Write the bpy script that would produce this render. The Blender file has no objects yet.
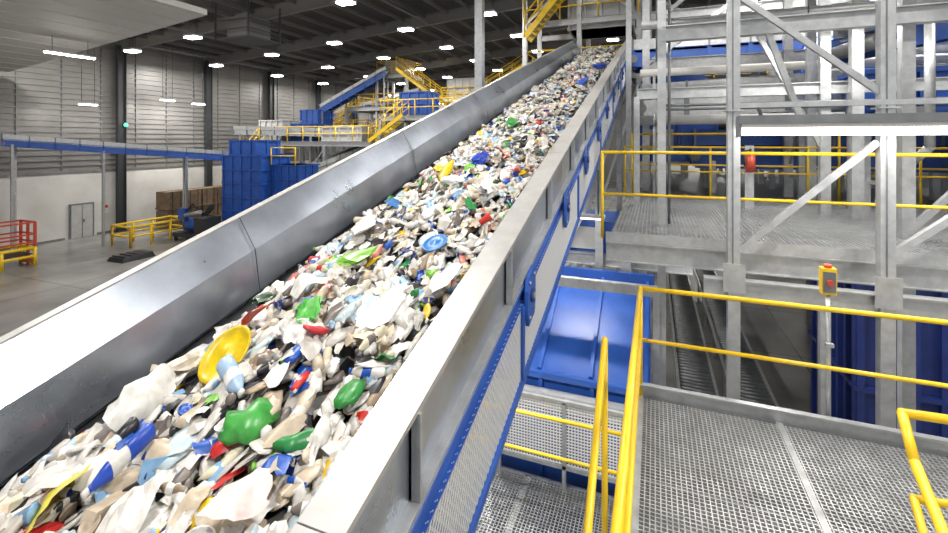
import bpy, math, random
from mathutils import Vector, Matrix
random.seed(7)
EYE=6.4
FL=-6.4   # floor level relative to the eye level used as local zero
LE=0.56   # lamp energy factor

# ------------------------------------------------------------------ materials
def mat(name,col,rough=0.5,metal=0.0,noise=0.0,nscale=8.0,emit=0.0,bump=0.0,col2=None,spec=0.5,stretch=None):
    m=bpy.data.materials.new(name); m.use_nodes=True
    nt=m.node_tree; b=nt.nodes['Principled BSDF']
    b.inputs['Base Color'].default_value=(*col,1)
    b.inputs['Roughness'].default_value=rough
    b.inputs['Metallic'].default_value=metal
    b.inputs['Specular IOR Level'].default_value=spec
    if emit>0:
        b.inputs['Emission Color'].default_value=(*col,1); b.inputs['Emission Strength'].default_value=emit
    if noise>0:
        tc=nt.nodes.new('ShaderNodeTexCoord'); n=nt.nodes.new('ShaderNodeTexNoise')
        n.inputs['Scale'].default_value=nscale; n.inputs['Detail'].default_value=6; n.inputs['Roughness'].default_value=.62
        if stretch:
            mp=nt.nodes.new('ShaderNodeMapping'); mp.inputs['Scale'].default_value=stretch
            nt.links.new(tc.outputs['Object'],mp.inputs['Vector']); nt.links.new(mp.outputs['Vector'],n.inputs['Vector'])
        else: nt.links.new(tc.outputs['Object'],n.inputs['Vector'])
        r=nt.nodes.new('ShaderNodeValToRGB')
        c2=col2 if col2 else tuple(c*(1-noise) for c in col)
        r.color_ramp.elements[0].color=(*c2,1); r.color_ramp.elements[0].position=0.32
        r.color_ramp.elements[1].color=(*col,1); r.color_ramp.elements[1].position=0.68
        nt.links.new(n.outputs['Fac'],r.inputs['Fac']); nt.links.new(r.outputs['Color'],b.inputs['Base Color'])
        mr=nt.nodes.new('ShaderNodeMapRange'); mr.inputs['To Min'].default_value=rough-.12; mr.inputs['To Max'].default_value=rough+.14
        nt.links.new(n.outputs['Fac'],mr.inputs['Value']); nt.links.new(mr.outputs['Result'],b.inputs['Roughness'])
        if bump>0:
            bp=nt.nodes.new('ShaderNodeBump'); bp.inputs['Strength'].default_value=bump; bp.inputs['Distance'].default_value=0.02
            nt.links.new(n.outputs['Fac'],bp.inputs['Height']); nt.links.new(bp.outputs['Normal'],b.inputs['Normal'])
    return m
GALV=mat('galvanised_steel',(0.53,0.54,0.54),0.38,0.6,0.26,9)
GALVD=mat('galvanised_dark',(0.22,0.23,0.235),0.45,0.5,0.3,5)
GALVP=mat('galvanised_panel',(0.47,0.51,0.58),0.30,0.8,0.30,1.8,bump=.08)
FLNG=mat('flange_steel',(0.47,0.46,0.44),0.42,0.4,0.2,6)
MESH=mat('mesh_wire',(0.72,0.73,0.73),0.4,0.2)
STEEL=mat('painted_grey_steel',(0.47,0.47,0.46),0.5,0.1,0.2,3)
BLUE=mat('blue_paint',(0.026,0.10,0.42),0.38,0.0,0.3,3)
NAVY=mat('navy_paint',(0.014,0.032,0.17),0.45,0.0,0.3,3)
YEL=mat('yellow_paint',(0.88,0.57,0.015),0.35,0.0,0.14,6)
ORG=mat('orange_paint',(0.80,0.22,0.03),0.4)
RED=mat('red_paint',(0.50,0.06,0.03),0.4)
BLK=mat('black_rubber',(0.015,0.015,0.017),0.6,0,0.4,6)
DARK=mat('dark_steel',(0.04,0.042,0.045),0.5,0.2)
WHT=mat('white_paint',(0.66,0.64,0.60),0.5,0,0.08,3)
ROOF=mat('roof_lining',(0.065,0.061,0.058),0.8,0,0.3,0.4)
PURL=mat('purlin_steel',(0.15,0.143,0.135),0.6)
SIDE=mat('wall_siding_metal',(0.25,0.242,0.23),0.40,0.3,0.25,0.5)
WLOW=mat('wall_lower_paint',(0.58,0.565,0.53),0.6,0,0.18,0.6)
CARD=mat('cardboard',(0.22,0.15,0.09),0.8,0,0.5,3)
LAMP=mat('lamp_lens',(1.0,0.96,0.88),0.4,emit=26)
TUBE=mat('led_tube_lens',(1.0,0.98,0.93),0.4,emit=9)
GRN=mat('green_signal',(0.05,1.0,0.35),0.4,emit=4)

def floor_mat():
    m=bpy.data.materials.new('concrete_floor'); m.use_nodes=True; nt=m.node_tree; b=nt.nodes['Principled BSDF']
    tc=nt.nodes.new('ShaderNodeTexCoord')
    n=nt.nodes.new('ShaderNodeTexNoise'); n.inputs['Scale'].default_value=0.35; n.inputs['Detail'].default_value=8
    nt.links.new(tc.outputs['Object'],n.inputs['Vector'])
    r=nt.nodes.new('ShaderNodeValToRGB')
    r.color_ramp.elements[0].color=(0.15,0.148,0.143,1); r.color_ramp.elements[0].position=.3
    r.color_ramp.elements[1].color=(0.32,0.312,0.30,1); r.color_ramp.elements[1].position=.7
    nt.links.new(n.outputs['Fac'],r.inputs['Fac'])
    br=nt.nodes.new('ShaderNodeTexBrick'); br.offset=0
    br.inputs['Color1'].default_value=(1,1,1,1); br.inputs['Color2'].default_value=(.92,.92,.92,1); br.inputs['Mortar'].default_value=(.45,.45,.45,1)
    br.inputs['Scale'].default_value=1; br.inputs['Brick Width'].default_value=4; br.inputs['Row Height'].default_value=4; br.inputs['Mortar Size'].default_value=.02
    nt.links.new(tc.outputs['Object'],br.inputs['Vector'])
    mx=nt.nodes.new('ShaderNodeMix'); mx.data_type='RGBA'; mx.blend_type='MULTIPLY'; mx.inputs[0].default_value=1
    nt.links.new(r.outputs['Color'],mx.inputs[6]); nt.links.new(br.outputs['Color'],mx.inputs[7])
    nt.links.new(mx.outputs[2],b.inputs['Base Color'])
    b.inputs['Roughness'].default_value=.25
    return m
FLOORM=floor_mat()
def waste_mat():
    m=bpy.data.materials.new('mixed_waste'); m.use_nodes=True; nt=m.node_tree; b=nt.nodes['Principled BSDF']
    a=nt.nodes.new('ShaderNodeVertexColor'); a.layer_name='Col'
    n=nt.nodes.new('ShaderNodeTexNoise'); n.inputs['Scale'].default_value=18; n.inputs['Detail'].default_value=3
    tc=nt.nodes.new('ShaderNodeTexCoord'); nt.links.new(tc.outputs['Object'],n.inputs['Vector'])
    r=nt.nodes.new('ShaderNodeValToRGB'); r.color_ramp.elements[0].color=(.74,.73,.72,1); r.color_ramp.elements[0].position=.35
    r.color_ramp.elements[1].position=.62
    nt.links.new(n.outputs['Fac'],r.inputs['Fac'])
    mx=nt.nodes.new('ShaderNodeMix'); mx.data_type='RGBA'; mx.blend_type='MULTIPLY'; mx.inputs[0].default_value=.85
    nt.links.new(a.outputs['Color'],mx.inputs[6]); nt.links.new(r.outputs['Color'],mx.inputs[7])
    bp=nt.nodes.new('ShaderNodeBump'); bp.inputs['Strength'].default_value=.2; bp.inputs['Distance'].default_value=.01
    nt.links.new(n.outputs['Fac'],bp.inputs['Height']); nt.links.new(bp.outputs['Normal'],b.inputs['Normal'])
    nt.links.new(mx.outputs[2],b.inputs['Base Color']); b.inputs['Roughness'].default_value=.36
    return m
WASTE=waste_mat()

# ------------------------------------------------------------------ mesh builder
class MB:
    def __init__(s): s.v=[];s.f=[];s.m=[];s.s=[];s.mats=[]
    def mi(s,mt):
        if mt not in s.mats: s.mats.append(mt)
        return s.mats.index(mt)
    def add(s,vs,fs,mt,smooth=False):
        o=len(s.v); s.v.extend([tuple(p) for p in vs]); i=s.mi(mt)
        for k,f in enumerate(fs):
            s.f.append(tuple(o+a for a in f)); s.m.append(i)
            s.s.append(smooth if isinstance(smooth,bool) else smooth[k])
    def box(s,x0,x1,y0,y1,z0,z1,mt):
        vs=[(x,y,z) for z in(z0,z1) for y in(y0,y1) for x in(x0,x1)]
        s.add(vs,[(0,2,3,1),(4,5,7,6),(0,1,5,4),(2,6,7,3),(0,4,6,2),(1,3,7,5)],mt)
    def beam(s,p,q,w,h,mt,up=(0,0,1)):
        p=Vector(p);q=Vector(q);d=(q-p).normalized();u=Vector(up)
        if abs(d.dot(u))>.98: u=Vector((0,1,0))
        r=d.cross(u).normalized(); u=r.cross(d).normalized()
        vs=[]
        for c in(p,q):
            for a,b in((-1,-1),(1,-1),(1,1),(-1,1)): vs.append(c+r*(a*w/2)+u*(b*h/2))
        s.add(vs,[(0,1,2,3),(7,6,5,4),(0,4,5,1),(1,5,6,2),(2,6,7,3),(3,7,4,0)],mt)
    def ibeam(s,p,q,w,h,mt,t=.015):
        p=Vector(p);q=Vector(q);d=(q-p).normalized();u=Vector((0,0,1))
        if abs(d.dot(u))>.98: u=Vector((0,1,0))
        r=d.cross(u).normalized(); u=r.cross(d).normalized()
        s.beam(p,q,t,h,mt,u)
        s.beam(p+u*(h/2),q+u*(h/2),w,t,mt,u); s.beam(p-u*(h/2),q-u*(h/2),w,t,mt,u)
    def cyl(s,p,q,r,mt,n=10,r2=None):
        p=Vector(p);q=Vector(q);d=(q-p).normalized();u=Vector((0,0,1))
        if abs(d.dot(u))>.98: u=Vector((0,1,0))
        a=d.cross(u).normalized(); b=a.cross(d); r2=r if r2 is None else r2
        vs=[];
        for c,rr in((p,r),(q,r2)):
            for k in range(n):
                t=2*math.pi*k/n; vs.append(c+a*(rr*math.cos(t))+b*(rr*math.sin(t)))
        fs=[(k,(k+1)%n,n+(k+1)%n,n+k) for k in range(n)]; sm=[True]*n
        fs+= [tuple(range(n-1,-1,-1)),tuple(range(n,2*n))]; sm+=[False,False]
        s.add(vs,fs,mt,sm)
    def path(s,pts,r,mt,n=10):
        for a,b in zip(pts[:-1],pts[1:]): s.cyl(a,b,r,mt,n)
        for c in pts: s.ball(c,r,mt)
    def ball(s,c,r,mt,n=8,k=5):
        c=Vector(c); vs=[c+Vector((0,0,r))]
        for i in range(1,k):
            ph=math.pi*i/k
            for j in range(n):
                t=2*math.pi*j/n; vs.append(c+Vector((r*math.sin(ph)*math.cos(t),r*math.sin(ph)*math.sin(t),r*math.cos(ph))))
        vs.append(c-Vector((0,0,r))); fs=[(0,1+j,1+(j+1)%n) for j in range(n)]
        for i in range(k-2):
            for j in range(n):
                a=1+i*n+j;b=1+i*n+(j+1)%n; fs.append((a,a+n,b+n,b))
        L=len(vs)-1; o=1+(k-2)*n
        fs+=[(L,o+(j+1)%n,o+j) for j in range(n)]
        s.add(vs,fs,mt,True)
    def build(s,name,parent=None):
        me=bpy.data.meshes.new(name); me.from_pydata([(a,b,c+EYE) for a,b,c in s.v],[],s.f)
        for m in s.mats: me.materials.append(m)
        me.polygons.foreach_set('material_index',s.m); me.polygons.foreach_set('use_smooth',s.s); me.update()
        o=bpy.data.objects.new(name,me); bpy.context.scene.collection.objects.link(o)
        return o
    def rail(s,a,b,h=1.07,mt=None,r=.021,mid=True,step=1.5,toe=False,ends=True):
        mt=mt or YEL; a=Vector(a);b=Vector(b);U=Vector((0,0,h))
        s.cyl(a+U,b+U,r,mt); s.ball(a+U,r,mt); s.ball(b+U,r,mt)
        if mid: s.cyl(a+U*.52,b+U*.52,r*.85,mt)
        n=max(1,round((b-a).length/step))
        for k in range(n+1):
            if not ends and k in(0,n): continue
            c=a.lerp(b,k/n); s.cyl(c,c+U,r,mt)
        if toe: s.beam(a+Vector((0,0,.06)),b+Vector((0,0,.06)),.01,.12,GALV)
    def grating(s,x0,x1,y0,y1,z,px=.045,py=.045,t=.006,h=.03,mt=None):
        mt=mt or GALV; x=x0
        while x<=x1: s.box(x-t/2,x+t/2,y0,y1,z-h,z,mt); x+=px
        y=y0
        while y<=y1: s.box(x0,x1,y-t/2,y+t/2,z-h*.6,z-.002,mt); y+=py

# ------------------------------------------------------------------ room shell
XL,XR,YN,YF=-35.0,34.0,-14.0,72.0
def roofz(x): return 6.9+ (x-XL)/(34.0)*2.6 if x<-1 else 9.5-(x+1)/35*2.6
b=MB(); b.box(XL-1,XR+1,YN,YF+1,FL-.3,FL,FLOORM); b.build('floor')
b=MB(); b.box(XL-.3,XL,YN,YF,FL,-2.1,WLOW); b.box(XL-.3,XL-.06,YN,YF,-2.1,7.2,SIDE)
z=-2.05
while z<6.9: b.box(XL-.07,XL+.01,YN,YF,z,z+.10,SIDE); z+=.36
b.box(XL-.05,XL+.04,YN,YF,-2.16,-2.04,GALVD)
y=YN
while y<YF: b.box(XL-.06,XL+.02,y,y+.05,-2.0,6.9,GALVD); y+=2.23
b.build('wall_left')
b=MB(); b.box(XL,XR,YF,YF+.3,FL,10,SIDE); 
z=-2
while z<9.5: b.box(XL,XR,YF-.06,YF,z,z+.15,SIDE); z+=.6
b.build('wall_back')
b=MB(); b.box(XR,XR+.3,YN,YF,FL,7.2,SIDE); b.build('wall_right')
b=MB(); b.box(XL,XL+.03,YN,17.4,FL,FL+.15,GALVD); b.box(XL,XL+.03,19.2,YF,FL,FL+.15,GALVD); b.build('baseboard_left')
for k in range(-4,8):
    y=20.5+6.7*k
    b=MB(); b.ibeam((XL+.35,y,FL),(XL+.35,y,6.6),.3,.5,DARK,.03); b.box(XL+.1,XL+.7,y-.3,y+.3,FL,FL+.04,DARK)
    if k==0: b.box(XL+.6,XL+.78,20.4,20.6,.9,1.2,DARK); b.ball((XL+.86,20.5,1.05),.12,GRN)
    b.build('wall_column')
    b=MB(); b.ibeam((XL+.1,y,6.5),(-1,y,9.0),.25,.7,PURL,.03); b.ibeam((-1,y,9.0),(XR-.1,y,6.5),.25,.7,PURL,.03)
    b.build('roof_rafter')
b=MB()
b.add([(XL,YN,6.95),(-1,YN,9.6),(-1,YF,9.6),(XL,YF,6.95),(XR,YN,6.95),(XR,YF,6.95)],[(0,1,2,3),(1,4,5,2)],ROOF)
x=XL+1.5
while x<XR: 
    zz=roofz(x)-.22; b.beam((x,YN,zz),(x,YF,zz),.08,.22,PURL); x+=1.6
for x in(-27,-14,-6):
    b.cyl((x,YN,roofz(x)-.75),(x,YF,roofz(x)-.75),.07,PURL,8)
b.build('ceiling')
b=MB(); b.box(XL+.005,XL+.07,17.6,19.0,FL,FL+2.25,GALVD); b.box(XL+.07,XL+.1,17.7,18.28,FL+.02,FL+2.15,STEEL); b.box(XL+.07,XL+.1,18.32,18.9,FL+.02,FL+2.15,STEEL)
b.box(XL+.1,XL+.13,18.36,18.42,FL+1.0,FL+1.2,DARK); b.build('door_1')
b=MB(); b.box(XL+.01,XL+.04,19.5,19.9,FL+1.4,FL+2.0,WHT); b.box(XL+.04,XL+.05,19.55,19.85,FL+1.75,FL+1.95,RED); b.build('safety_sign')
b=MB()
v=[(-34.1,14.3,3.85),(-18.3,14.3,5.5),(-18.3,-6,5.5),(-34.1,-6,3.85)]
b.add(v+[(p[0],p[1],p[2]+.25) for p in v],[(0,1,2,3),(7,6,5,4),(0,4,5,1),(1,5,6,2),(2,6,7,3),(3,7,4,0)],WHT)
x=-33
while x<-18.4:
    zz=3.85+(x+34.1)/15.8*1.65; b.beam((x,-6,zz-.01),(x,14.3,zz-.01),.04,.03,WHT); x+=1.2
b.build('bay_soffit')

# ------------------------------------------------------------------ lamps
def area(loc,sx,sy,e,rot=(0,0,0),col=(1,.97,.93)):
    l=bpy.data.lights.new('lamp_light','AREA'); l.shape='RECTANGLE'; l.size=sx; l.size_y=sy; l.energy=e*LE; l.color=col
    o=bpy.data.objects.new('lamp_light',l); o.location=(loc[0],loc[1],loc[2]+EYE); o.rotation_euler=rot; bpy.context.scene.collection.objects.link(o); return o
def highbay(x,y,z,e=0,L=.9):
    b=MB(); b.box(x-L/2,x+L/2,y-.3,y+.3,z,z+.12,GALV); b.box(x-L/2+.04,x+L/2-.04,y-.26,y+.26,z-.08,z,LAMP)
    t=roofz(x)-.32
    b.cyl((x-L/3,y,z+.12),(x-L/3,y,t),.01,DARK,5); b.cyl((x+L/3,y,z+.12),(x+L/3,y,t),.01,DARK,5)
    o=b.build('high_bay_light')
    if e: area((x,y,z-.11),L,.5,e)
for j,y in enumerate((13,19,25,31,37,43,50,57,64)):
    for i,x in enumerate((-31,-25.5,-20,-14.5,-9,-3,5,14,24)):
        if abs(x+20)<.1 and y==19: continue
        highbay(x,y,roofz(x)-1.5, 750*2 if ((i+j)%2==0 and y<60 and i%2==0) else 0)
for x,y in ((-24,9),(-12,4),(-5,5),(-1,-2),(4,2),(8,7),(12,4)):
    highbay(x,y,6.0,950)
def yl(x,y,z,L,top):
    b=MB(); b.box(x-.1,x+.1,y-L/2,y+L/2,z,z+.08,GALV); b.box(x-.09,x+.09,y-L/2+.03,y+L/2-.03,z-.06,z,LAMP)
    for k in(-.35,.35): b.cyl((x,y+k*L,z+.08),(x,y+k*L,top),.012,DARK,6)
    b.build('added_fill_light'); area((x,y,z-.09),.2,L,250)
yl(-25.3,12.8,3.97,2.0,4.74); yl(-25.3,6,3.97,2.0,4.74)
yl(-32.4,17.3,2.2,1.0,6.9); yl(-32.8,22.5,2.9,1.0,6.9); yl(-32.8,24.9,2.8,1.0,6.9)

# ------------------------------------------------------------------ main inclined conveyor
SL=.29
def S(x,y,z): return (x,y,z+SL*y)
Y0,Y1=-2.5,20.2
c=MB()
def sb(x0,x1,z0,z1,y0,y1,mt):
    vs=[S(x,y,z) for z in(z0,z1) for y in(y0,y1) for x in(x0,x1)]
    c.add(vs,[(0,2,3,1),(4,5,7,6),(0,1,5,4),(2,6,7,3),(0,4,6,2),(1,3,7,5)],mt)
sb(-3.06,-1.1,-2.16,-2.12,Y0,Y1,BLK)
sb(-3.15,-1.05,-2.22,-2.17,Y0,Y1,GALVD)
sb(-3.0,-1.15,-2.44,-2.42,Y0,Y1,BLK)
y=Y0
P=2.69
LP=[(-3.34,-1.50),(-3.29,-1.50),(-3.115,-1.75),(-3.06,-2.09)]
while y<Y1:
    e=min(y+P-.008,Y1)
    out=[(-3.36,-1.54),(-3.31,-1.54),(-3.14,-1.76),(-3.09,-2.13)]
    for (a,az),(d,dz) in zip(LP[:-1],LP[1:]):
        c.add([S(a,y,az),S(d,y,dz),S(d,e,dz),S(a,e,az)],[(0,3,2,1)],GALVP)
    for (a,az),(d,dz) in zip(out[:-1],out[1:]):
        c.add([S(a,y,az),S(d,y,dz),S(d,e,dz),S(a,e,az)],[(0,1,2,3)],GALVP)
    for (a,az),(d,dz) in zip(LP[1:-1],LP[2:]):
        o_=.004
        c.add([S(a+o_,e-.03,az+o_),S(d+o_,e-.03,dz+o_),S(d+o_,e,dz+o_),S(a+o_,e,az+o_)],[(0,3,2,1)],GALVP)
        c.add([S(a+o_*1.5,e-.006,az+o_*1.5),S(d+o_*1.5,e-.006,dz+o_*1.5),S(d+o_*1.5,e,dz+o_*1.5),S(a+o_*1.5,e,az+o_*1.5)],[(0,3,2,1)],DARK)
    y+=P
sb(-3.36,-3.29,-1.505,-1.488,Y0,Y1,FLNG)
sb(-3.42,-3.34,-2.55,-1.95,Y0,Y1,BLUE)
sb(-3.38,-3.35,-1.95,-1.5,Y0,Y1,GALVP)
y=Y0
while y<Y1:
    sb(-3.35,-3.05,-2.2,-2.14,y,y+.08,GALVD); y+=1
y=Y0
while y<Y1:
    e=min(y+3.6-.006,Y1); sb(-1.02,-.85,-1.515,-1.49,y,e,FLNG); sb(-.905,-.89,-1.86,-1.515,y,e,GALVP); y+=3.6
sb(-1.03,-1.005,-1.90,-1.5,Y0,Y1,GALVP)
c.add([S(-1.02,Y0,-1.88),S(-1.14,Y0,-2.11),S(-1.14,Y1,-2.11),S(-1.02,Y1,-1.88)],[(0,1,2,3)],GALVP)
y=Y0+.4
while y<Y1:
    sb(-.889,-.84,-1.86,-1.515,y,y+.012,GALV); sb(-.889,-.88,-1.86,-1.515,y,y+.07,GALVD)
    for zz in(-1.6,-1.78): c.cyl(S(-.88,y+.045,zz),S(-.868,y+.045,zz),.01,GALV,6)
    y+=1.22
sb(-.90,-.84,-1.885,-1.86,Y0,Y1,GALV)
sb(-.885,-.86,-2.0,-1.885,Y0,Y1,BLUE); sb(-.885,-.835,-1.90,-1.885,Y0,Y1,BLUE); sb(-.885,-.835,-2.01,-2.0,Y0,Y1,BLUE)
sb(-.90,-.84,-2.60,-2.50,Y0,Y1,BLUE); sb(-.90,-.82,-2.505,-2.49,Y0,Y1,BLUE)
zlo,zhi=-2.50,-2.0; H=zhi-zlo; y=Y0
while y<Y1-H:
    for sgn in(1,-1):
        a,bq=(y,y+H*.7) if sgn>0 else (y+H*.7,y)
        x=-.845+(.003 if sgn>0 else -.003)
        c.beam(S(x,a,zlo),S(x,bq,zhi),.012,.004,MESH,(1,0,0))
    y+=.042
y=Y0+.6
while y<Y1:
    sb(-.84,-.82,-2.5,-2.0,y,y+.04,BLUE); y+=2.44
y=3.13
while y<Y1-1:
    pl=[(-.11,-.17),(.11,-.17),(.15,-.08),(.15,.08),(.11,.17),(-.11,.17),(-.15,.08),(-.15,-.08)]
    vs=[S(-.80,y+a*.7,-2.0+h) for a,h in pl]+[S(-.825,y+a*.7,-2.0+h) for a,h in pl]
    c.add(vs,[tuple(range(8)),tuple(range(15,7,-1))]+[(i,8+i,8+(i+1)%8,(i+1)%8) for i in range(8)],BLUE)
    c.cyl(S(-.80,y,-2.0),S(-.785,y,-2.0),.045,NAVY,14); c.cyl(S(-.785,y,-2.0),S(-.778,y,-2.0),.022,GALV,10)
    for a_,h_ in((-.06,-.12),(.06,-.12),(.06,.12),(-.06,.12)): c.cyl(S(-.80,y+a_,-2.0+h_),S(-.79,y+a_,-2.0+h_),.012,GALV,6)
    c.cyl(S(-3.3,y,-2.3),S(-.90,y,-2.3),.045,GALVD,12)
    y+=1.45
y=Y0+.5
while y<Y1:
    c.beam(S(-3.35,y,-2.53),S(-.9,y,-2.53),.08,.1,BLUE); y+=2
c.cyl(S(-3.2,Y1,-2.28),S(-1.0,Y1,-2.28),.17,BLK,20)
for y in(8.3,13.2,18.2):
    for x in(-3.38,-.9):
        c.beam((x,y,FL),(x,y,-2.6+SL*y),.13,.13,GALV); c.box(x-.15,x+.15,y-.15,y+.15,FL,FL+.02,GALV)
    zt=-2.6+SL*y
    c.beam((-3.38,y,FL+.4),(-.9,y,zt-.5),.08,.08,GALV); c.beam((-3.38,y,zt-.3),(-.9,y,zt-.3),.1,.14,GALV)
c.build('inclined_belt_conveyor')

# ------------------------------------------------------------------ waste stream
def lin(r,g,b_): return tuple(((q/255)**2.2) for q in (r,g,b_))
PAL=[(lin(230,227,222),27),(lin(212,208,201),25),(lin(190,185,177),15),(lin(205,188,164),9),(lin(160,140,116),7),(lin(112,104,98),7),
     (lin(40,39,44),6),(lin(35,85,175),3.6),(lin(130,172,210),4.5),(lin(50,130,70),2.0),(lin(125,195,70),1.1),(lin(235,195,35),1.8),(lin(195,45,40),2.0),(lin(215,130,115),2.0),(lin(25,45,110),1.8),(lin(225,215,188),9),(lin(190,208,215),6)]
cols=[p[0] for p in PAL]; wts=[p[1] for p in PAL]
WV=[];WF=[];WC=[];WS=[]
import numpy as np
rng=np.random.default_rng(3)
def ico():
    import bmesh
    bm=bmesh.new(); bmesh.ops.create_icosphere(bm,subdivisions=2,radius=1); vs=np.array([v.co[:] for v in bm.verts]); fs=[tuple(v.index for v in f.verts) for f in bm.faces]; bm.free(); return vs,fs
IV,IF=ico()
def lathe(prof,n=9):
    vs=[];fs=[]
    for r,z in prof:
        for k in range(n): t=2*math.pi*k/n; vs.append((r*math.cos(t),r*math.sin(t),z))
    m=len(prof)
    for i in range(m-1):
        for k in range(n): fs.append((i*n+k,i*n+(k+1)%n,(i+1)*n+(k+1)%n,(i+1)*n+k))
    fs.append(tuple(range(n-1,-1,-1))); fs.append(tuple(range((m-1)*n,m*n)))
    return np.array(vs),fs
BOT=lathe([(.26,-1),(.33,-.92),(.33,-.3),(.29,-.25),(.29,-.1),(.33,-.05),(.33,.25),(.26,.45),(.12,.72),(.11,.8),(.14,.8),(.14,.95)])
CAN=lathe([(.42,-.8),(.5,-.72),(.5,.72),(.42,.8)])
CUP=lathe([(.32,-.7),(.34,-.7),(.5,.7),(.53,.72),(.53,.78)])
LID=lathe([(1,-.06),(1.02,0),(1,.05),(.9,.06),(.88,.02),(.3,.02),(.25,.08)],18)
n=6
GV=np.array([((i/(n-1)*2-1),(j/(n-1)*2-1),0.0) for j in range(n) for i in range(n)]); GF=[(j*n+i,j*n+i+1,(j+1)*n+i+1,(j+1)*n+i) for j in range(n-1) for i in range(n-1)]
BX=np.array([(x,y,z) for z in(-1,1) for y in(-1,1) for x in(-1,1)],float); BF=[(0,2,3,1),(4,5,7,6),(0,1,5,4),(2,6,7,3),(0,4,6,2),(1,3,7,5)]
def put(vs,fs,x,y,z,rot,col,col2=None,smooth=True,nf=9):
    R=np.array(Matrix.Rotation(rot[2],3,'Z')@Matrix.Rotation(rot[1],3,'Y')@Matrix.Rotation(rot[0],3,'X'))
    p=vs@R.T; p[:,0]+=x; p[:,1]+=y; p[:,2]+=z+SL*p[:,1]
    p[:,0]=np.clip(p[:,0],-3.0,-1.07)
    o=len(WV); WV.extend(map(tuple,p)); 
    for i,f in enumerate(fs):
        band=col2 is not None and (i//nf) in (3,4,5,9,10,11)
        WF.append(tuple(o+a for a in f)); WC.append(col2 if band else col); WS.append(smooth)
def surf(x,y):
    e=max(0,1-((x+1.95)/.95)**2)
    return -2.10+.02+.19*e**.7+.04*math.sin(x*5+y*2.3)*e+.04*math.sin(y*3.1-x*4)*e
def piece(x,y,s,col,kind=None,dz=0):
    z=surf(x,y)+random.uniform(-.03,.05)+dz
    kind=kind or random.choices(['bag','sheet','bottle','can','cup','box','film','tub'],[24,32,16,5,7,6,18,3])[0]
    jit=random.uniform(.8,1.05); cc=tuple(min(.9,q*jit) for q in col)
    yaw=random.gauss(math.pi/2,.4)
    if kind in('bag','film'):
        k=rng.normal(0,1,(3,2)); v=IV*(1+.22*np.sin(IV@k[:,:1]*3.5)+.15*np.sin(IV@k[:,1:]*6)+rng.normal(0,.07,(len(IV),1)))
        v=v*np.array([s*random.uniform(1.0,1.9),s*random.uniform(.5,.9),s*(random.uniform(.25,.5) if kind=='bag' else .14)])
        put(v,IF,x,y,z,(random.gauss(0,.3),random.gauss(0,.25),yaw),cc,None,random.random()<.7)
    elif kind=='sheet':
        a,b2=random.uniform(-4,4),random.uniform(-4,4); ph=random.uniform(0,6)
        v=GV.copy(); v[:,2]=.25*np.sin(v[:,0]*a+ph)+.22*np.cos(v[:,1]*b2+v[:,0]*2)+rng.normal(0,.06,len(v))
        rr=1-.25*(np.abs(GV[:,0])*np.abs(GV[:,1])); v[:,0]*=rr; v[:,1]*=rr; v[:,:2]+=rng.normal(0,.07,(len(v),2))
        v*=np.array([s*random.uniform(1.0,1.8),s*random.uniform(.6,1.0),s*.9])
        put(v,GF,x,y,z+.02,(random.gauss(0,.3),random.gauss(0,.25),yaw),cc,None,random.random()<.6)
    elif kind=='bottle':
        v=BOT[0].copy(); v[:,0]*=random.uniform(.55,1.1); v=v*s*1.45; put(v,BOT[1],x,y,z+.025,(math.pi/2+random.gauss(0,.2),0,random.gauss(0,.8)),cc,random.choices(cols,wts)[0],True)
    elif kind=='can': put(CAN[0]*s*.75,CAN[1],x,y,z+.02,(random.uniform(0,3),random.uniform(0,3),yaw),cc)
    elif kind=='cup': put(CUP[0]*s*.9,CUP[1],x,y,z+.02,(random.uniform(0,3),random.uniform(0,3),yaw),cc)
    elif kind=='tub': put(LID[0]*s*.9*np.array([1,1,2]),LID[1],x,y,z+.03,(random.gauss(0,.4),random.gauss(0,.4),yaw),cc)
    elif kind=='lid': put(LID[0]*s*np.array([1,1.2,1]),LID[1],x,y,z,(random.gauss(0,.15)+.25,random.gauss(0,.15),0),cc)
    elif kind=='box':
        v=BX*np.array([s*random.uniform(.7,1.2),s*random.uniform(.4,.8),s*random.uniform(.15,.4)])+rng.normal(0,.006,(8,3)); put(v,BF,x,y,z,(random.gauss(0,.4),random.gauss(0,.4),yaw),cc,None,False)
y=.1
while y<20.0:
    dens=27 if y<9 else 18
    for i in range(dens):
        x=random.uniform(-2.85,-1.12)
        if x<-2.68 and random.random()<.6: continue
        s=random.uniform(.030,.078)*(1.1 if y<3 else 1)
        piece(x,y+random.uniform(0,.1),s,random.choices(cols,wts)[0])
    y+=.052
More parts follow.
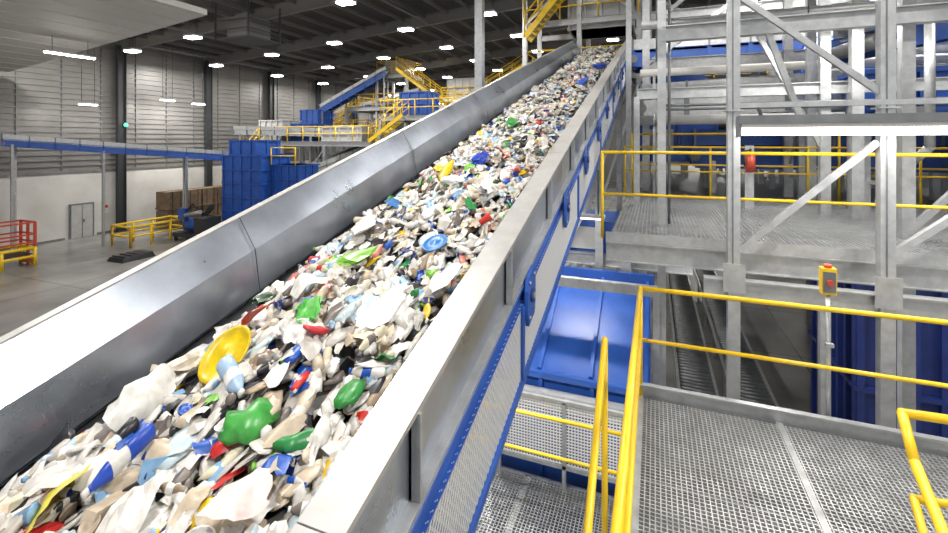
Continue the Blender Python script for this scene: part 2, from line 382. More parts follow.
hero=[(-2.31,1.92,.125,(235,200,25),'lid',.1),(-1.77,1.61,.10,(70,160,70),'bag',.08),(-1.45,1.94,.09,(60,150,70),'bag',.08),(-2.21,3.02,.09,(140,210,75),'bag',.1),
(-1.70,3.41,.10,(50,120,190),'lid',.08),(-2.46,2.30,.09,(215,80,50),'sheet',.09),(-2.06,5.4,.13,(35,65,165),'bag',.1),(-2.18,1.28,.10,(40,75,175),'bottle',.08),(-2.32,1.12,.09,(225,210,60),'sheet',.1),
(-2.0,2.25,.08,(90,185,75),'sheet',.1),(-1.85,2.15,.06,(190,45,50),'bag',.1),(-2.7,2.6,.10,(60,85,60),'bag',.07),(-2.2,7.3,.12,(75,160,80),'bag',.1),(-1.6,11,.18,(50,85,180),'bag',.1),(-1.5,14,.18,(45,85,190),'bag',.1),(-2.5,4.1,.1,(60,115,180),'sheet',.08),(-2.0,3.9,.1,(240,240,240),'bag',.1),(-1.35,2.9,.12,(240,240,238),'sheet',.1),(-2.5,1.6,.12,(228,226,220),'sheet',.09),(-1.5,1.3,.12,(225,205,200),'sheet',.09),(-2.05,1.75,.09,(165,192,220),'bottle',.1),(-2.65,1.9,.11,(200,190,170),'sheet',.06),(-1.6,2.5,.11,(238,236,232),'bag',.08),(-1.95,1.15,.12,(230,226,218),'sheet',.09),(-2.3,2.6,.12,(238,234,226),'sheet',.1),(-1.7,.95,.12,(236,234,230),'sheet',.09),(-2.1,4.6,.12,(240,238,236),'bag',.1),(-1.6,4.3,.11,(240,238,236),'sheet',.1),(-2.4,3.4,.12,(240,238,236),'bag',.1),(-1.4,3.8,.08,(235,70,60),'cup',.1),(-2.3,4.9,.09,(235,200,40),'bag',.1)]
for x,y,s,cl,kd,dz in hero: piece(x,y,s,lin(*cl),kd,dz)
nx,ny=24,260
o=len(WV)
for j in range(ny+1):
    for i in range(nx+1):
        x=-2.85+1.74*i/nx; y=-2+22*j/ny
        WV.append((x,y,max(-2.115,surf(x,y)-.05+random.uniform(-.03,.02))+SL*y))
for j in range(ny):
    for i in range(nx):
        a=o+j*(nx+1)+i; WF.append((a,a+1,a+nx+2,a+nx+1)); q=random.choices(cols,wts)[0]; WC.append(tuple(k*.18 for k in q)); WS.append(False)  # underlay colours darkened to paint shade into the crevices between pieces
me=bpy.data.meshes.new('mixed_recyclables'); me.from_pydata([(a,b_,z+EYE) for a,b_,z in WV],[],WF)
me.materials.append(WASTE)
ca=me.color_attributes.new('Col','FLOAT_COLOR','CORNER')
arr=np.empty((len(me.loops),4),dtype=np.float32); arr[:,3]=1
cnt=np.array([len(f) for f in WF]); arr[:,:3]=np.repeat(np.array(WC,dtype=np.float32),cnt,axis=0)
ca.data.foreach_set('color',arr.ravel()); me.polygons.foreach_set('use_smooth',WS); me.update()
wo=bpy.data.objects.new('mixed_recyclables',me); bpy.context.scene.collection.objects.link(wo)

# ------------------------------------------------------------------ generic conveyor
def conveyor(name,p,q,w=1.2,side=BLUE,hs=.35,legs=True,step=4,guard=None,legmat=GALV,floor=FL):
    b=MB(); p=Vector(p);q=Vector(q);d=(q-p); h=Vector((d.x,d.y,0)).normalized(); r=Vector((h.y,-h.x,0)); L=d.length
    b.beam(p,q,w-.1,.03,BLK)
    for s_ in(-1,1):
        o=r*(s_*w/2)
        b.ibeam(p+o-Vector((0,0,hs*.2)),q+o-Vector((0,0,hs*.2)),.1,hs,side,.02)
        g=guard or GALV
        b.beam(p+o+Vector((0,0,hs*.55)),q+o+Vector((0,0,hs*.55)),.02,hs*.8,g)
        n=max(2,int(L/1.0))
        for k in range(n+1):
            c_=p.lerp(q,k/n)+o; b.beam(c_+Vector((0,0,hs*.15)),c_+Vector((0,0,hs)),.05,.05,GALVD)
            b.beam(c_-Vector((0,0,hs*.65)),c_+Vector((0,0,hs*.25)),.12,.06,side if side==BLUE else GALVD)
    n=max(2,int(L/.8))
    for k in range(n+1):
        c_=p.lerp(q,k/n)-Vector((0,0,hs*.45)); b.cyl(c_-r*(w/2),c_+r*(w/2),.045,GALV,8)
    for c_ in(p,q): b.cyl(c_-r*(w/2+.05)-Vector((0,0,.12)),c_+r*(w/2+.05)-Vector((0,0,.12)),.13,GALVD,14)
    if legs:
        n=max(1,round(L/step))
        for k in range(n+1):
            c_=p.lerp(q,min(.97,max(.03,k/n)))
            for s_ in(-1,1):
                a=c_+r*(s_*w/2); b.beam((a.x,a.y,floor),(a.x,a.y,a.z-hs*.4),.12,.12,legmat)
            a=c_-r*(w/2);e=c_+r*(w/2)
            if a.z-floor>1.5:
                b.beam((a.x,a.y,floor+.5),(e.x,e.y,a.z-hs),.06,.06,legmat); b.beam((a.x,a.y,floor+.5),(e.x,e.y,floor+.5),.06,.06,legmat)
    return b.build(name)

conveyor('transfer_conveyor',(-33.4,13.8,-.05),(-27.2,25.0,-1.35),1.1,BLUE,.40,step=5,guard=GALV)

# ------------------------------------------------------------------ left floor objects
b=MB()
for x in(-30.6,-28.9): b.rail((x,17.6,FL),(x,21.2,FL),1.2,YEL,.07,step=1.2)
b.rail((-30.6,17.6,FL),(-28.9,17.6,FL),1.2,YEL,.07,step=2); b.rail((-30.6,21.2,FL),(-28.9,21.2,FL),1.2,YEL,.07,step=2); b.build('yellow_safety_barrier')
b=MB()
OX=-.5
b.rail((-30.3+OX,10.8,FL),(-30.3+OX,13.4,FL),.9,YEL,.08,step=1.4); b.rail((-29+OX,10.8,FL),(-29+OX,13.4,FL),.9,YEL,.08,step=1.4)
b.beam((-30.3+OX,13.4,FL+.2),(-29+OX,13.4,FL+.2),.12,.25,ORG); b.beam((-30.3+OX,13.4,FL+.85),(-29+OX,13.4,FL+.85),.12,.2,YEL)
for x in(-30.3+OX,-29.65+OX,-29+OX):
    for y in(10.8,13.4): b.beam((x,y,FL),(x,y,FL+2.2),.1,.1,RED)
for zz in(1.2,1.6,2.2):
    b.beam((-30.3+OX,13.4,FL+zz),(-29+OX,13.4,FL+zz),.08,.08,RED); b.beam((-30.3+OX,10.8,FL+zz),(-29+OX,10.8,FL+zz),.08,.08,RED)
    for x in(-30.3+OX,-29+OX): b.beam((x,10.8,FL+zz),(x,13.4,FL+zz),.08,.08,RED)
b.box(-30.2+OX,-29.1+OX,10.9,13.3,FL+.55,FL+.62,DARK)
b.build('red_loading_gate')
b=MB(); vs=[(-26.9,15.2,FL),(-25.6,15.2,FL),(-25.6,16.9,FL),(-26.9,16.9,FL),(-26.8,15.3,FL+.2),(-25.7,15.3,FL+.2),(-25.7,16.8,FL+.28),(-26.8,16.8,FL+.28)]
b.add(vs,[(3,2,1,0),(4,5,6,7),(0,1,5,4),(1,2,6,5),(2,3,7,6),(3,0,4,7)],BLK)
for k in range(4): b.box(-26.75,-25.75,15.4+k*.35,15.46+k*.35,FL+.2,FL+.29,DARK)
b.build('dock_ramp_plate')
b=MB()
for j in range(4):
    for k in range(2):
        y0=22.2+j*1.35; z0=FL+.0+k*1.35
        b.box(-33.6,-32.3,y0,y0+1.2,z0+.12,z0+1.3,CARD)
        b.box(-33.65,-32.25,y0-.03,y0+1.23,z0,z0+.12,CARD)
        for t_ in(.3,.9): b.box(-33.62,-32.28,y0+t_,y0+t_+.05,z0+.12,z0+1.31,DARK)
b.build('cardboard_bale_stack')
b=MB()
b.box(-28.6,-26.0,19.9,21.6,FL+.25,FL+.5,DARK)
for x in(-28.4,-26.2):
    for y in(20.0,21.5): b.beam((x,y,FL),(x,y,FL+.25),.15,.15,DARK)
b.cyl((-28.2,20.7,FL+.95),(-27.0,20.7,FL+.95),.42,BLUE,18); b.cyl((-27.0,20.7,FL+.95),(-26.6,20.7,FL+.95),.3,DARK,16)
b.box(-26.9,-26.1,20.1,21.4,FL+.5,FL+1.5,DARK); b.beam((-28.3,21.3,FL+.5),(-26.8,21.3,FL+2.1),.2,.25,DARK); b.cyl((-27.8,20.2,FL+1.6),(-26.4,20.2,FL+1.9),.12,GALV,12)
b.box(-28.5,-27.9,20.2,20.5,FL+1.3,FL+2.0,BLUE); b.path([(-27.9,20.4,FL+1.9),(-27.4,20.4,FL+2.3),(-26.6,20.8,FL+1.5)],.05,BLK)
b.build('hydraulic_power_unit')
def ribbox(b,x0,x1,y0,y1,z0,z1,m,step=.7,hz=2):
    b.box(x0,x1,y0,y1,z0,z1,m); x=x0
    while x<=x1+.01: b.box(x-.05,x+.05,y0-.08,y0,z0,z1,m); x+=step
    y=y0
    while y<=y1+.01: b.box(x1,x1+.08,y-.05,y+.05,z0,z1,m); b.box(x0-.08,x0,y-.05,y+.05,z0,z1,m); y+=step
    for i in range(hz+1):
        z=z0+(z1-.08-z0)*i/hz; b.box(x0-.09,x1+.09,y0-.09,y1+.09,z,z+.08,m)
b=MB(); ribbox(b,-26.5,-23.3,21.9,24.5,FL+.8,-1.0,BLUE,.8,5); ribbox(b,-26.1,-23.9,22.1,24.2,-1.0,.0,BLUE,.9,1); ribbox(b,-23.1,-21.0,22.8,24.6,FL+1,-1.6,BLUE,.63,4)
for x in(-26.2,-23.7,-22.1):
    for y in(22.0,24.4): b.beam((x,y,FL),(x,y,FL+1),.2,.2,BLUE)
b.rail((-23.2,22.7,-1.6),(-21.2,22.7,-1.6),1.1,YEL,.04,step=1.5) 
b.build('blue_storage_hopper')

# ------------------------------------------------------------------ distant sorting structure
def stair(b,p,q,w=.9,side=YEL,rail=True,rm=None):
    rm=rm or YEL
    p=Vector(p);q=Vector(q);d=q-p;h=Vector((d.x,d.y,0)).normalized();r=Vector((h.y,-h.x,0))
    for s_ in(-1,1):
        o=r*(s_*w/2); b.beam(p+o,q+o,.05,.25,side)
        if rail:
            b.cyl(p+o+Vector((0,0,1)),q+o+Vector((0,0,1)),.04,rm,8); b.cyl(p+o+Vector((0,0,.55)),q+o+Vector((0,0,.55)),.03,rm,8)
            for k in range(5):
                c_=p.lerp(q,k/4)+o; b.cyl(c_,c_+Vector((0,0,1)),.035,rm,6)
    n=max(3,int(abs(d.z)/.2))
    for k in range(1,n):
        c_=p.lerp(q,k/n); b.beam(c_-r*(w/2),c_+r*(w/2),.25,.03,GALV)
def platform(name,x0,x1,y0,y1,z,legs=True,railh=1.1,r=.04,ls=4.0,post=.2,fl=None):
    fl=FL if fl is None else fl
    b=MB(); b.box(x0,x1,y0,y1,z-.05,z,GALVD)
    for y in(y0,y1): b.ibeam((x0,y,z-.2),(x1,y,z-.2),.15,.3,GALV)
    for x in(x0,x1): b.ibeam((x,y0,z-.2),(x,y1,z-.2),.15,.3,GALV)
    x=x0+1
    while x<x1: b.ibeam((x,y0,z-.16),(x,y1,z-.16),.1,.2,GALV); x+=1.2
    b.rail((x0,y0,z),(x1,y0,z),railh,YEL,r); b.rail((x0,y1,z),(x1,y1,z),railh,YEL,r); b.rail((x0,y0,z),(x0,y1,z),railh,YEL,r); b.rail((x1,y0,z),(x1,y1,z),railh,YEL,r)
    if legs:
        n=max(1,round((x1-x0)/ls))
        for k in range(n+1):
            x=x0+(x1-x0)*k/n
            for y in(y0,y1): b.beam((x,y,fl),(x,y,z-.3),post,post,GALV)
            if k<n: b.beam((x,y0,fl+.5),(x0+(x1-x0)*(k+1)/n,y0,z-.5),.1,.1,GALV)
    return b
b=platform('',-30.5,-18.5,27,30.5,-.1); stair(b,(-31.3,26.2,-3.6),(-27.5,26.2,-.1)); b.build('sorting_platform')
b=platform('',-25.5,-15.5,33.5,37.5,2.9); stair(b,(-19.8,33.0,5.9),(-15.6,33.0,2.9)); b.build('sorting_platform')
b=platform('',-22.5,-19.5,33.8,36.5,5.7); b.box(-22,-20,34.3,36,5.75,6.9,STEEL); b.build('sorting_platform')
b=MB(); ribbox(b,-28.5,-26.7,31.2,33.2,.9,2.6,BLUE,.6)
for x in(-28.4,-26.8):
    for y in(31.3,33.1): b.beam((x,y,FL),(x,y,.9),.2,.2,GALV)
b.build('blue_baler_hopper')
b=MB(); ribbox(b,-29.8,-27.5,28,30,-.1,1.6,STEEL,.6); ribbox(b,-26.5,-24.8,28,30,-.1,1.3,BLUE,.6); ribbox(b,-23.5,-20,28,30,-.1,1.0,STEEL,.8); b.build('trommel_screen_housing')
conveyor('feed_conveyor',(-27,32.2,2.6),(-21.5,34.0,5.9),1.2,BLUE,.5,step=6)
conveyor('feed_conveyor',(-30,26,.7),(-14,33,.3),1.3,GALV,.4,step=5)
conveyor('feed_conveyor',(-24,24.5,-2.9),(-14.5,40,3.4),1.3,GALV,.5,step=6)
conveyor('feed_conveyor',(-14.5,22,-1.2),(-8,44,5),1.3,GALV,.5,step=6)
conveyor('feed_conveyor',(-27,40,2.0),(-9,42,4.2),1.3,BLUE,.5,step=5)
conveyor('feed_conveyor',(-33,36,1.5),(-24,44,5.2),1.3,BLUE,.5,step=5)
conveyor('feed_conveyor',(-19,36.5,2.2),(-9,52,6.2),1.3,GALV,.5,step=6)
b=platform('',-20,-8.5,41.5,46,4.2); stair(b,(-16,41,4.2),(-11,41,7.0)); b.build('sorting_platform')
b=platform('',-33,-25,36,40,.8,legs=True); stair(b,(-29,35.5,.8),(-26,35.5,3.4)); b.build('sorting_platform')
b=platform('',-18,-12.5,27.5,31,1.7); stair(b,(-18.5,27.2,-.1),(-15.8,27.2,1.7)); ribbox(b,-16.8,-14.6,28.2,30,1.7,3.4,BLUE,.7); b.build('sorting_platform')
b=MB(); ribbox(b,-19.5,-16.5,42,45,4.2,6.2,STEEL,.8); b.build('sorting_cabin')

b=MB(); b.box(-22.4,-20.0,18.0,20.2,5.5,5.6,DARK)
for x in(-22.4,-20.0):
    for y in(18.0,20.2): b.beam((x,y,5.5),(x,y,7.55),.08,.08,DARK)
for z_ in(6.0,6.5): 
    b.beam((-22.4,18.0,z_),(-20.0,18.0,z_),.06,.06,DARK); b.beam((-20.0,18.0,z_),(-20.0,20.2,z_),.06,.06,DARK)
b.box(-22.0,-20.4,18.4,19.9,5.6,6.8,PURL); b.build('roof_ventilation_unit')

# ------------------------------------------------------------------ near access platform
ZP=-2.55
b=MB()
b.grating(-.10,3.4,1.3,4.80,ZP,.036,.036,.009,.03,GALV)
for x in(-.13,1.05,2.25,3.43): b.box(x-.025,x+.025,1.25,4.84,ZP-.2,ZP+.002,GALV)
for y in(1.25,2.45,3.65,4.84): b.box(-.13,3.43,y-.02,y+.02,ZP-.16,ZP-.01,GALVD)
b.box(-.16,3.46,4.84,4.855,ZP-.2,ZP+.12,GALV); b.box(-.16,3.46,4.80,4.86,ZP+.11,ZP+.125,GALV)
b.box(-.165,-.15,1.25,4.86,ZP-.2,ZP+.12,GALV)
b.rail((-.13,4.84,ZP),(3.43,4.84,ZP),1.07,YEL,.022,step=3.6,ends=True)
b.rail((-.13,1.3,ZP),(-.13,4.84,ZP),1.07,YEL,.024,step=3.4)
for x in(-.1,3.4):
    for y in(1.3,4.8): b.beam((x,y,FL),(x,y,ZP-.1),.12,.12,GALV)
pts=[(2.3,3.22,ZP+1.07),(1.25,3.15,ZP+1.07),(1.22,2.95,ZP+.93),(1.22,1.7,ZP+.1)]
b.path(pts,.024,YEL,12); b.path([(2.3,3.22,ZP+.65),(1.3,3.15,ZP+.62),(1.24,2.7,ZP+.35)],.02,YEL,12)
b.cyl((2.3,3.22,ZP),(2.3,3.22,ZP+1.07),.022,YEL)
b.build('access_platform')
b=MB()
a=(-.34,3.49,-1.48); e=(-.34,1.6,-2.86)
b.path([a,e],.024,YEL,12)
b.path([(-.34,3.49,-4.6),a],.022,YEL,12); b.cyl((-.34,1.6,-4.6),(-.34,1.6,-2.86),.022,YEL)
b.build('stair_handrail')
b=MB(); b.cyl((1.43,4.90,ZP-.1),(1.43,4.90,-1.36),.018,GALV,10); b.box(1.375,1.485,4.86,4.94,-1.36,-1.13,YEL); b.box(1.385,1.475,4.85,4.86,-1.34,-1.16,GALVD)
b.cyl((1.43,4.86,-1.25),(1.43,4.82,-1.25),.025,RED,14); b.cyl((1.43,4.9,-1.13),(1.43,4.9,-1.10),.03,RED,14); b.beam((1.43,4.88,-1.8),(1.43,4.84,-1.8),.06,.03,GALV); b.build('emergency_stop_station')

# ------------------------------------------------------------------ mezzanine deck
ZD=-1.22
b=MB()
b.grating(-.5,9.5,5.85,10.6,ZD,.05,.05,.010,.03,GALV)
for y in(5.82,8.2,10.6):
    b.ibeam((-.55,y,ZD-.14),(9.5,y,ZD-.14),.1,.22,GALV,.012)
for k in range(9): x=-.5+k*1.25; b.ibeam((x,5.85,ZD-.12),(x,10.6,ZD-.12),.08,.18,GALV,.01)
b.rail((-.6,5.85,ZD),(9.5,5.85,ZD),1.07,YEL,.02,step=3.4); b.rail((-.6,10.55,ZD),(9.5,10.55,ZD),1.07,YEL,.02,step=1.6)
b.box(-.55,9.5,5.78,5.79,ZD-.02,ZD+.1,GALV)
for x in(-.45,4.5,9.3):
    for y in(8.2,10.55): b.beam((x,y,FL),(x,y,ZD-.25),.16,.16,GALV)
b.build('mezzanine_deck')
b=MB(); b.box(-.5,16,11.6,28,-1.42,-1.36,GALVD)
for y in(11.6,15,19,24,28): b.ibeam((-.5,y,-1.6),(16,y,-1.6),.2,.34,GALV)
for x in(-.4,5,10.5,15.9):
    for y in(11.7,19,27.9): b.beam((x,y,FL),(x,y,-1.7),.2,.2,GALV)
b.rail((-.5,11.75,-1.36),(16,11.75,-1.36),1.5,YEL,.025,step=2)
b.build('upper_machine_floor')

b=MB()
for x,w in((.78,.115),(2.06,.115),(4.6,.13)):
    b.beam((x,5.5,FL),(x,5.5,5.2),w,w,GALV); b.box(x-.2,x+.2,5.3,5.7,FL,FL+.03,GALV)
    b.box(x-w*.75,x+w*.75,5.5-w*.75,5.5+w*.75,.30,.315,GALV)
    for zz in(-1.45,2.1): b.box(x-w*.9,x+w*.9,5.5-w*.6,5.5-w*.5,zz-.15,zz+.15,GALV)
    b.beam((x-.012,5.5-w*.5-.004,-1.3),(x-.012,5.5-w*.5-.004,2),.012,.006,GALVD)
b.beam((.85,5.5,-1.15),(2.0,5.5,-.02),.05,.06,GALV); b.beam((.8,5.5,1.55),(2.06,5.5,.42),.05,.06,GALV)
b.beam((2.1,5.5,-1.1),(4.5,5.5,1.0),.06,.06,GALV)
b.ibeam((.5,5.5,-1.58),(9,5.5,-1.58),.12,.2,GALV,.014)
b.beam((.78,5.46,.36),(4.6,5.46,.36),.05,.05,GALV)
b.ibeam((-1.2,5.5,2.1),(9,5.5,2.1),.15,.25,GALV,.014)
b.beam((.1,7,FL),(.1,7,4.5),.11,.11,GALV); b.beam((2.58,9,FL),(2.58,9,4.5),.14,.14,GALV)
b.beam((2.9,7.2,FL),(2.9,7.2,2.2),.13,.13,GALV)
b.ibeam((.1,7,1.5),(8,7,1.5),.14,.2,GALV); b.ibeam((.1,7,2.2),(.1,18,2.2),.14,.2,GALV); b.beam((1.6,9,1.9),(2.58,9,-.2),.07,.07,GALV)
b.beam((1.4,7,1.4),(1.75,7,.3),.07,.07,GALV)
b.beam((2.95,7.2,-1.1),(4.6,7.2,.9),.07,.07,GALV); b.beam((2.6,9,3.2),(4.8,9,1.2),.07,.07,GALV)
b.ibeam((-.3,9,.85),(9,9,.85),.12,.18,GALV)
b.beam((-.3,9,FL),(-.3,9,.8),.1,.1,GALV)
for zz in(.55,.62): b.cyl((.1,8.9,zz),(9,8.9,zz),.025,GALVD,8)
b.cyl((.2,7.1,-1.2),(.2,7.1,3),.02,GALVD,8)
b.beam((.1,7,2.9),(2.9,7,4.4),.07,.07,GALV); b.beam((2.58,9,4.3),(.2,9,2.3),.07,.07,GALV)
b.ibeam((.1,7,3.0),(8,7,3.0),.14,.2,GALV)
b.build('steel_support_frame')
# pipework and cable tray overhead
b=MB()
for (yy,zz,rr,m) in ((7.6,2.35,.06,WHT),(7.8,2.5,.04,GALVD),(8.3,1.95,.075,GALV),(8.1,3.4,.09,STEEL)):
    b.cyl((-.2,yy,zz),(9,yy,zz),rr,m,12)
    for x in(.2,3.2,6.2): b.beam((x,yy,zz-rr-.02),(x,7.05 if yy<8 else 8.95,zz-rr-.02),.05,.04,GALV); b.cyl((x-.03,yy,zz),(x+.03,yy,zz),rr*1.25,GALV,12)
b.path([(3.6,8.3,1.95),(3.6,8.3,-.1),(3.6,8.9,-.4),(3.6,8.9,-1.2)],.06,GALV,12)
b.build('overhead_pipework')
b=MB()
b.box(-.2,9,6.2,6.5,2.30,2.31,GALVD); b.box(-.2,9,6.2,6.21,2.30,2.38,GALV); b.box(-.2,9,6.49,6.5,2.30,2.38,GALV)
for k in range(4): b.cyl((-.2,6.26+k*.06,2.33),(9,6.26+k*.06,2.33),.02,BLK if k%2 else BLUE,6)
for x in(.3,3.3,6.3): b.beam((x,5.55,2.27),(x,6.95,2.27),.05,.05,GALV)
b.build('cable_tray')
b=MB(); b.box(.78,3.4,5.16,5.32,.16,.24,GALVD); b.box(.81,3.37,5.18,5.30,.12,.16,WHT)
b.cyl((.82,5.24,.09),(3.36,5.24,.09),.045,TUBE,14)
for x in(.79,3.39): b.box(x-.015,x+.015,5.17,5.31,.03,.24,GALVD)
for x in(1.0,3.0): b.beam((x,5.28,.22),(x,5.46,.34),.03,.02,DARK)
b.build('added_fill_light')
area((2.1,5.24,.02),2.5,.1,60)
# blue transfer machine at the right of the deck
b=MB(); ribbox(b,3.3,8.8,9.7,10.4,.1,1.2,BLUE,.8,2)
for x in(3.4,6,8.7):
    for yy in(9.8,10.3): b.beam((x,yy,ZD),(x,yy,.1),.1,.1,GALV)
for k in range(5): b.box(3.5+k*1.05,4.1+k*1.05,9.58,9.62,.25,.55,STEEL); b.cyl((3.8+k*1.05,9.6,.85),(3.8+k*1.05,9.55,.85),.08,GALV,14)
b.build('blue_screen_machine')

# ------------------------------------------------------------------ under conveyor: chute, lower deck
b=MB()
vs=[(-2.2,6.3,-3.25),(-.05,6.3,-3.25),(-.05,7.9,-2.35),(-2.2,7.9,-2.35),(-2.2,6.3,FL+.5),(-.05,6.3,FL+.5),(-.05,7.9,FL+.5),(-2.2,7.9,FL+.5)]
b.add(vs,[(0,1,2,3),(4,5,1,0),(5,6,2,1),(6,7,3,2),(7,4,0,3),(7,6,5,4)],BLUE)
for x in(-2.2,-1.5,-.8,-.1): b.beam((x,6.3,-3.22),(x,7.9,-2.32),.05,.06,BLUE); b.box(x,x+.05,6.24,6.3,FL+.5,-3.25,BLUE)
b.box(-2.3,0,7.9,8.0,-2.5,-2.2,BLUE); b.beam((-2.3,6.26,-3.27),(.05,6.26,-3.27),.08,.08,BLUE)
for x in(-2.1,-.1):
    for y in(6.4,7.8): b.beam((x,y,FL),(x,y,FL+.5),.12,.12,BLUE)
b.build('blue_discharge_chute')
b=MB(); b.ibeam((-3,8.45,-2.15),(.6,8.45,-2.15),.12,.2,GALV); b.box(-2.6,0,8.6,10,-2.2,-1.5,BLUE); b.box(-1.9,-.9,8.55,8.6,-2.0,-1.6,STEEL)
b.beam((-2.5,9,FL),(-2.5,9,-2.2),.12,.12,GALV); b.beam((-.2,9.9,FL),(-.2,9.9,-2.2),.12,.12,GALV)
b.beam((-2.2,6.95,-2.15),(.05,6.95,-2.15),.1,.14,GALV)
for x in(-2.15,0.03): b.beam((x,6.95,FL),(x,6.95,-2.1),.09,.09,GALV)
b.build('screening_drum_frame')
ZL=-4.6
b=MB(); b.grating(-3.0,-.15,3.0,6.1,ZL,.045,.045,.011,.03,GALV)
for y in(3.0,4.5,6.1): b.ibeam((-3.0,y,ZL-.12),(-.1,y,ZL-.12),.08,.2,GALV)
for x in(-3,-1.6,-.12): b.ibeam((x,3,ZL-.12),(x,6.1,ZL-.12),.08,.2,GALV)
b.cyl((-2.6,5.35,-3.30),(-.3,5.35,-3.30),.022,YEL); b.cyl((-2.6,5.35,-3.75),(-.3,5.35,-3.75),.02,YEL)
for x in(-2.6,-.3): b.cyl((x,5.35,ZL),(x,5.35,-3.3),.022,YEL)
for x in(-2.9,-.2):
    for y in(3.1,6.0): b.beam((x,y,FL),(x,y,ZL-.1),.12,.12,GALV)
for k,(yy,zz) in enumerate(((4.2,-5.1),(3.7,-5.5),(5.2,-5.3))): b.ibeam((-3,yy,zz),(-.1,yy,zz),.1,.18,GALV)
b.build('lower_walkway')
b=MB()
b.beam((-2.0,6.0,-3.45),(-.2,6.0,-3.45),.05,.05,GALV); b.beam((-2.0,6.0,-4.3),(-.2,6.0,-4.3),.05,.05,GALV)
x=-2.0
while x<-.2: b.box(x-.007,x+.007,5.995,6.005,-4.3,-3.45,MESH); x+=.04
z=-4.3
while z<-3.45: b.box(-2,-.2,5.99,6.0,z-.007,z+.007,MESH); z+=.04
for x in(-2,-1.1,-.2): b.beam((x,6.0,ZL),(x,6.0,-3.45),.05,.05,GALV)
b.box(-2.1,-.15,6.03,6.16,-3.6,-3.4,GALV)
b.build('machine_guard_fence')
for x,y,z,e in((-1.7,4.7,-1.75,120),(-1.2,7.2,-1.2,60)):  # fill lamps added under the conveyor to brighten the lower area
    b=MB(); b.box(x-.5,x+.5,y-.05,y+.05,z,z+.05,WHT); b.box(x-.48,x+.48,y-.04,y+.04,z-.02,z,TUBE)
    for k in(-.4,.4): b.cyl((x+k,y,z+.05),(x+k,y,-2.55+SL*y),.01,DARK,6)
    b.build('added_fill_light'); area((x,y,z-.04),.9,.08,e)

b=MB(); ribbox(b,3.1,9.5,9.2,11.4,FL+.3,-1.95,NAVY,.35)
for x in(3.2,6.5,9.2): b.box(x,x+.2,9.3,11.3,FL,FL+.3,NAVY)
b.build('navy_bale_bunker')
for i,x in enumerate((.9,2.0)):
    b=MB()
    for s_ in(-.38,.38): b.beam((x+s_,7.5,-5.6),(x+s_,22,-5.6),.05,.16,GALV)
    y=7.6
    while y<22: b.cyl((x-.38,y,-5.6),(x+.38,y,-5.6),.04,GALVD,8); y+=.16
    y=7.8
    while y<22:
        for s_ in(-.38,.38): b.beam((x+s_,y,FL),(x+s_,y,-5.6),.07,.07,GALV)
        y+=2.4
    b.build('roller_conveyor')
b=MB()
for k in range(8):
    b.box(-.1+k*.55,.25+k*.55,2.2,2.3,FL,FL+.004,YEL); b.box(-.1+k*.55,.25+k*.55,4.5,4.6,FL,FL+.004,YEL)
b.build('floor_marking')

# ------------------------------------------------------------------ upper right machinery
F2=-1.36
conveyor('cross_conveyor',(-.3,12.6,.9),(13,12.6,1.3),1.2,GALV,.5,step=3.2,floor=F2)
conveyor('cross_conveyor',(-.6,15.5,2.6),(14,15.5,2.6),1.4,BLUE,.5,step=4,floor=F2,guard=GALV)
conveyor('cross_conveyor',(1.0,13.9,-.3),(15,13.9,-.3),1.2,BLUE,.6,step=4,floor=F2,guard=BLUE)
conveyor('cross_conveyor',(.5,19.5,3.9),(18,18.5,6.2),1.4,GALV,.6,step=5,floor=F2)
conveyor('cross_conveyor',(3.2,9.6,1.7),(12,11.3,3.6),1.2,BLUE,.45,step=5,floor=ZD)
conveyor('cross_conveyor',(1.6,17.5,.2),(6.0,30,4.5),1.4,BLUE,.6,step=5,floor=F2)
def sorter(x,y,z,s=1,fl=F2):
    b=MB(); b.box(x,x+2*s,y,y+1.6*s,z,z+1.1*s,BLUE)
    vs=[(x,y,z+1.1*s),(x+2*s,y,z+1.1*s),(x+2*s,y+1.6*s,z+1.1*s),(x,y+1.6*s,z+1.1*s),(x+.3*s,y+.4*s,z+1.7*s),(x+1.7*s,y+.4*s,z+1.7*s),(x+1.7*s,y+1.6*s,z+1.7*s),(x+.3*s,y+1.6*s,z+1.7*s)]
    b.add(vs,[(0,1,5,4),(1,2,6,5),(2,3,7,6),(3,0,4,7),(4,5,6,7)],BLUE)
    b.box(x+.2*s,x+.9*s,y-.04,y,z+.2*s,z+.9*s,STEEL); b.box(x+1.1*s,x+1.8*s,y-.04,y,z+.2*s,z+.9*s,BLUE); b.cyl((x+.5*s,y-.1,z+1.0*s),(x+.5*s,y-.1,z+.2*s),.05,GALV)
    for xx in(x,x+s,x+2*s-.06): b.box(xx,xx+.06,y-.06,y,z,z+1.1*s,BLUE)
    for xx in(x+.1,x+2*s-.1):
        for yy in(y+.1,y+1.5*s): b.beam((xx,yy,fl),(xx,yy,z),.14,.14,GALV)
    b.build('optical_sorter')
sorter(-.4,13.8,-.6,1.0); sorter(3.6,14.4,1.0,1.1); sorter(6.3,11.7,.3,1.1); sorter(2.6,20.5,2.6,1.3); sorter(8.5,16.5,3.0,1.3); sorter(-.5,16.5,.6,1.1); sorter(5.8,13.3,2.9,1.0)
b=platform('',0.3,14,16.8,18.2,1.2,True,1.1,.025,3.4,.18,F2); b.build('upper_walkway')
b=platform('',2.8,14,8.6,11.0,3.3,False,1.1,.022,3.4,.16)
for x in(2.9,6,10): 
    for y in(8.7,10.9): b.beam((x,y,ZD),(x,y,3.1),.15,.15,GALV)
b.build('upper_walkway')
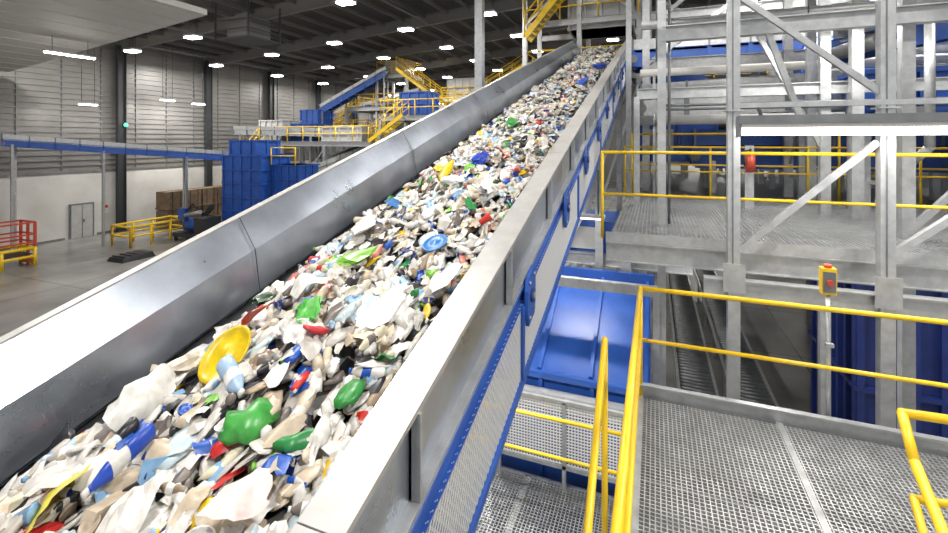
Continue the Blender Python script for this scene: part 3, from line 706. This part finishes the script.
for y in(13.0,17.0,21.5,26.0):
    b=MB()
    for x in(-.2,3.0,6.4,10,14): b.beam((x,y,F2),(x,y,6.5),.18,.18,GALV)
    for z in(2.0,4.3,6.4): b.ibeam((-.2,y,z),(14,y,z),.18,.28,GALV)
    for x0,x1,z0,z1 in((-.2,3,2.0,4.3),(3,6.4,4.3,2),(6.4,10,2,4.3),(-.2,3,6.4,4.3),(3,6.4,4.3,6.4)): b.beam((x0,y,z0),(x1,y,z1),.1,.1,GALV)
    b.build('steel_support_frame')
b=MB()
for x in(-.2,6.4,14):
    for z in(4.3,6.4): b.ibeam((x,13,z),(x,26,z),.18,.28,GALV)
for x0 in(1,4.5,8): b.beam((x0,13,6.4),(x0+3,17,6.4),.08,.08,GALV)
b.build('steel_roof_bracing')
b=MB(); b.cyl((-.3,11.2,.45),(13,11.2,.45),.11,STEEL,16); b.cyl((-.3,11.3,1.55),(13,11.3,1.55),.09,WHT,16)
for x in(0,3,6,9,12): 
    b.cyl((x-.02,11.2,.45),(x+.02,11.2,.45),.14,GALV,16); b.beam((x,11.3,-1.25),(x,11.3,1.5),.05,.05,GALV)
b.build('ventilation_duct')
b=MB(); b.cyl((1.57,9.2,-.56),(1.57,9.2,-.26),.075,RED,14); b.cyl((1.57,9.2,-.26),(1.57,9.2,-.2),.075,RED,14,.03); b.cyl((1.57,9.2,-.2),(1.57,9.2,-.15),.02,DARK); b.path([(1.57,9.2,-.17),(1.47,9.18,-.2),(1.47,9.15,-.45)],.012,BLK); b.box(1.5,1.64,9.29,9.31,-1.22,-.1,GALV); b.build('fire_extinguisher')
for x,y,z in((1.2,12.5,3.9),(5,12.5,3.8),(3,16,5.6),(9,14,5.6),(4,22,7),(2.5,8.0,1.75)):
    b=MB(); b.box(x-.6,x+.6,y-.08,y+.08,z,z+.06,WHT); b.box(x-.58,x+.58,y-.06,y+.06,z-.03,z,LAMP); b.cyl((x-.4,y,z+.06),(x-.4,y,z+.4),.01,DARK,5); b.cyl((x+.4,y,z+.06),(x+.4,y,z+.4),.01,DARK,5)
    b.build('added_fill_light'); area((x,y,z-.05),1.1,.12,120)
for x,y,z in((1.5,8,-1.5),(6,7.5,-1.5)):
    b=MB(); b.box(x-.5,x+.5,y-.06,y+.06,z,z+.05,WHT); b.box(x-.48,x+.48,y-.05,y+.05,z-.02,z,TUBE); b.build('added_fill_light'); area((x,y,z-.04),.9,.1,130)

b=platform('',-5.6,-.6,20.6,23.5,3.0,True,1.1,.035,2.5,.22)
for x in(-5.6,-3.1,-.6):
    for y in(20.6,23.5): b.beam((x,y,3),(x,y,8.3),.2,.2,GALV)
for z in(5.3,7.6): 
    b.ibeam((-5.6,20.6,z),(-.6,20.6,z),.15,.25,GALV); b.ibeam((-5.6,23.5,z),(-.6,23.5,z),.15,.25,GALV)
b.beam((-5.6,20.6,5.3),(-3.1,20.6,7.6),.1,.1,GALV); b.beam((-3.1,20.6,7.6),(-.6,20.6,5.3),.1,.1,GALV)
stair(b,(-5.4,20.2,4.6),(-3.0,20.2,7.4),.8); b.rail((-5.6,20.4,5.4),(-.6,20.4,5.4),1.1,YEL,.035)
ribbox(b,-3.6,-.9,21,23,5.0,7.3,STEEL,.7)
b.build('transfer_tower')
b=MB(); b.beam((-5.0,13.1,FL),(-5.0,13.1,7.5),.24,.24,GALV); b.box(-5.3,-4.7,12.8,13.4,FL,FL+.04,GALV); b.beam((-5,13.1,6.5),(-.6,13.1,6.5),.2,.25,GALV); b.beam((-.65,13.25,FL),(-.65,13.25,6.6),.14,.14,GALV); b.build('steel_portal_frame')

# ------------------------------------------------------------------ world, camera
w=bpy.data.worlds.new('world'); bpy.context.scene.world=w; w.use_nodes=True
w.node_tree.nodes['Background'].inputs['Color'].default_value=(.95,.97,1,1); w.node_tree.nodes['Background'].inputs['Strength'].default_value=.85
cam=bpy.data.cameras.new('camera'); co=bpy.data.objects.new('camera',cam); bpy.context.scene.collection.objects.link(co)
co.location=(0,0,EYE); co.rotation_euler=(math.radians(90),0,math.radians(21.6)); cam.sensor_width=36; cam.lens=455/948*36; cam.shift_y=-126.5/948; cam.clip_start=.05; cam.clip_end=300
bpy.context.scene.camera=co
sc=bpy.context.scene
sc.view_settings.view_transform='Standard'; sc.view_settings.exposure=0.0
print('faces',sum(len(o.data.polygons) for o in sc.objects if o.type=='MESH'))
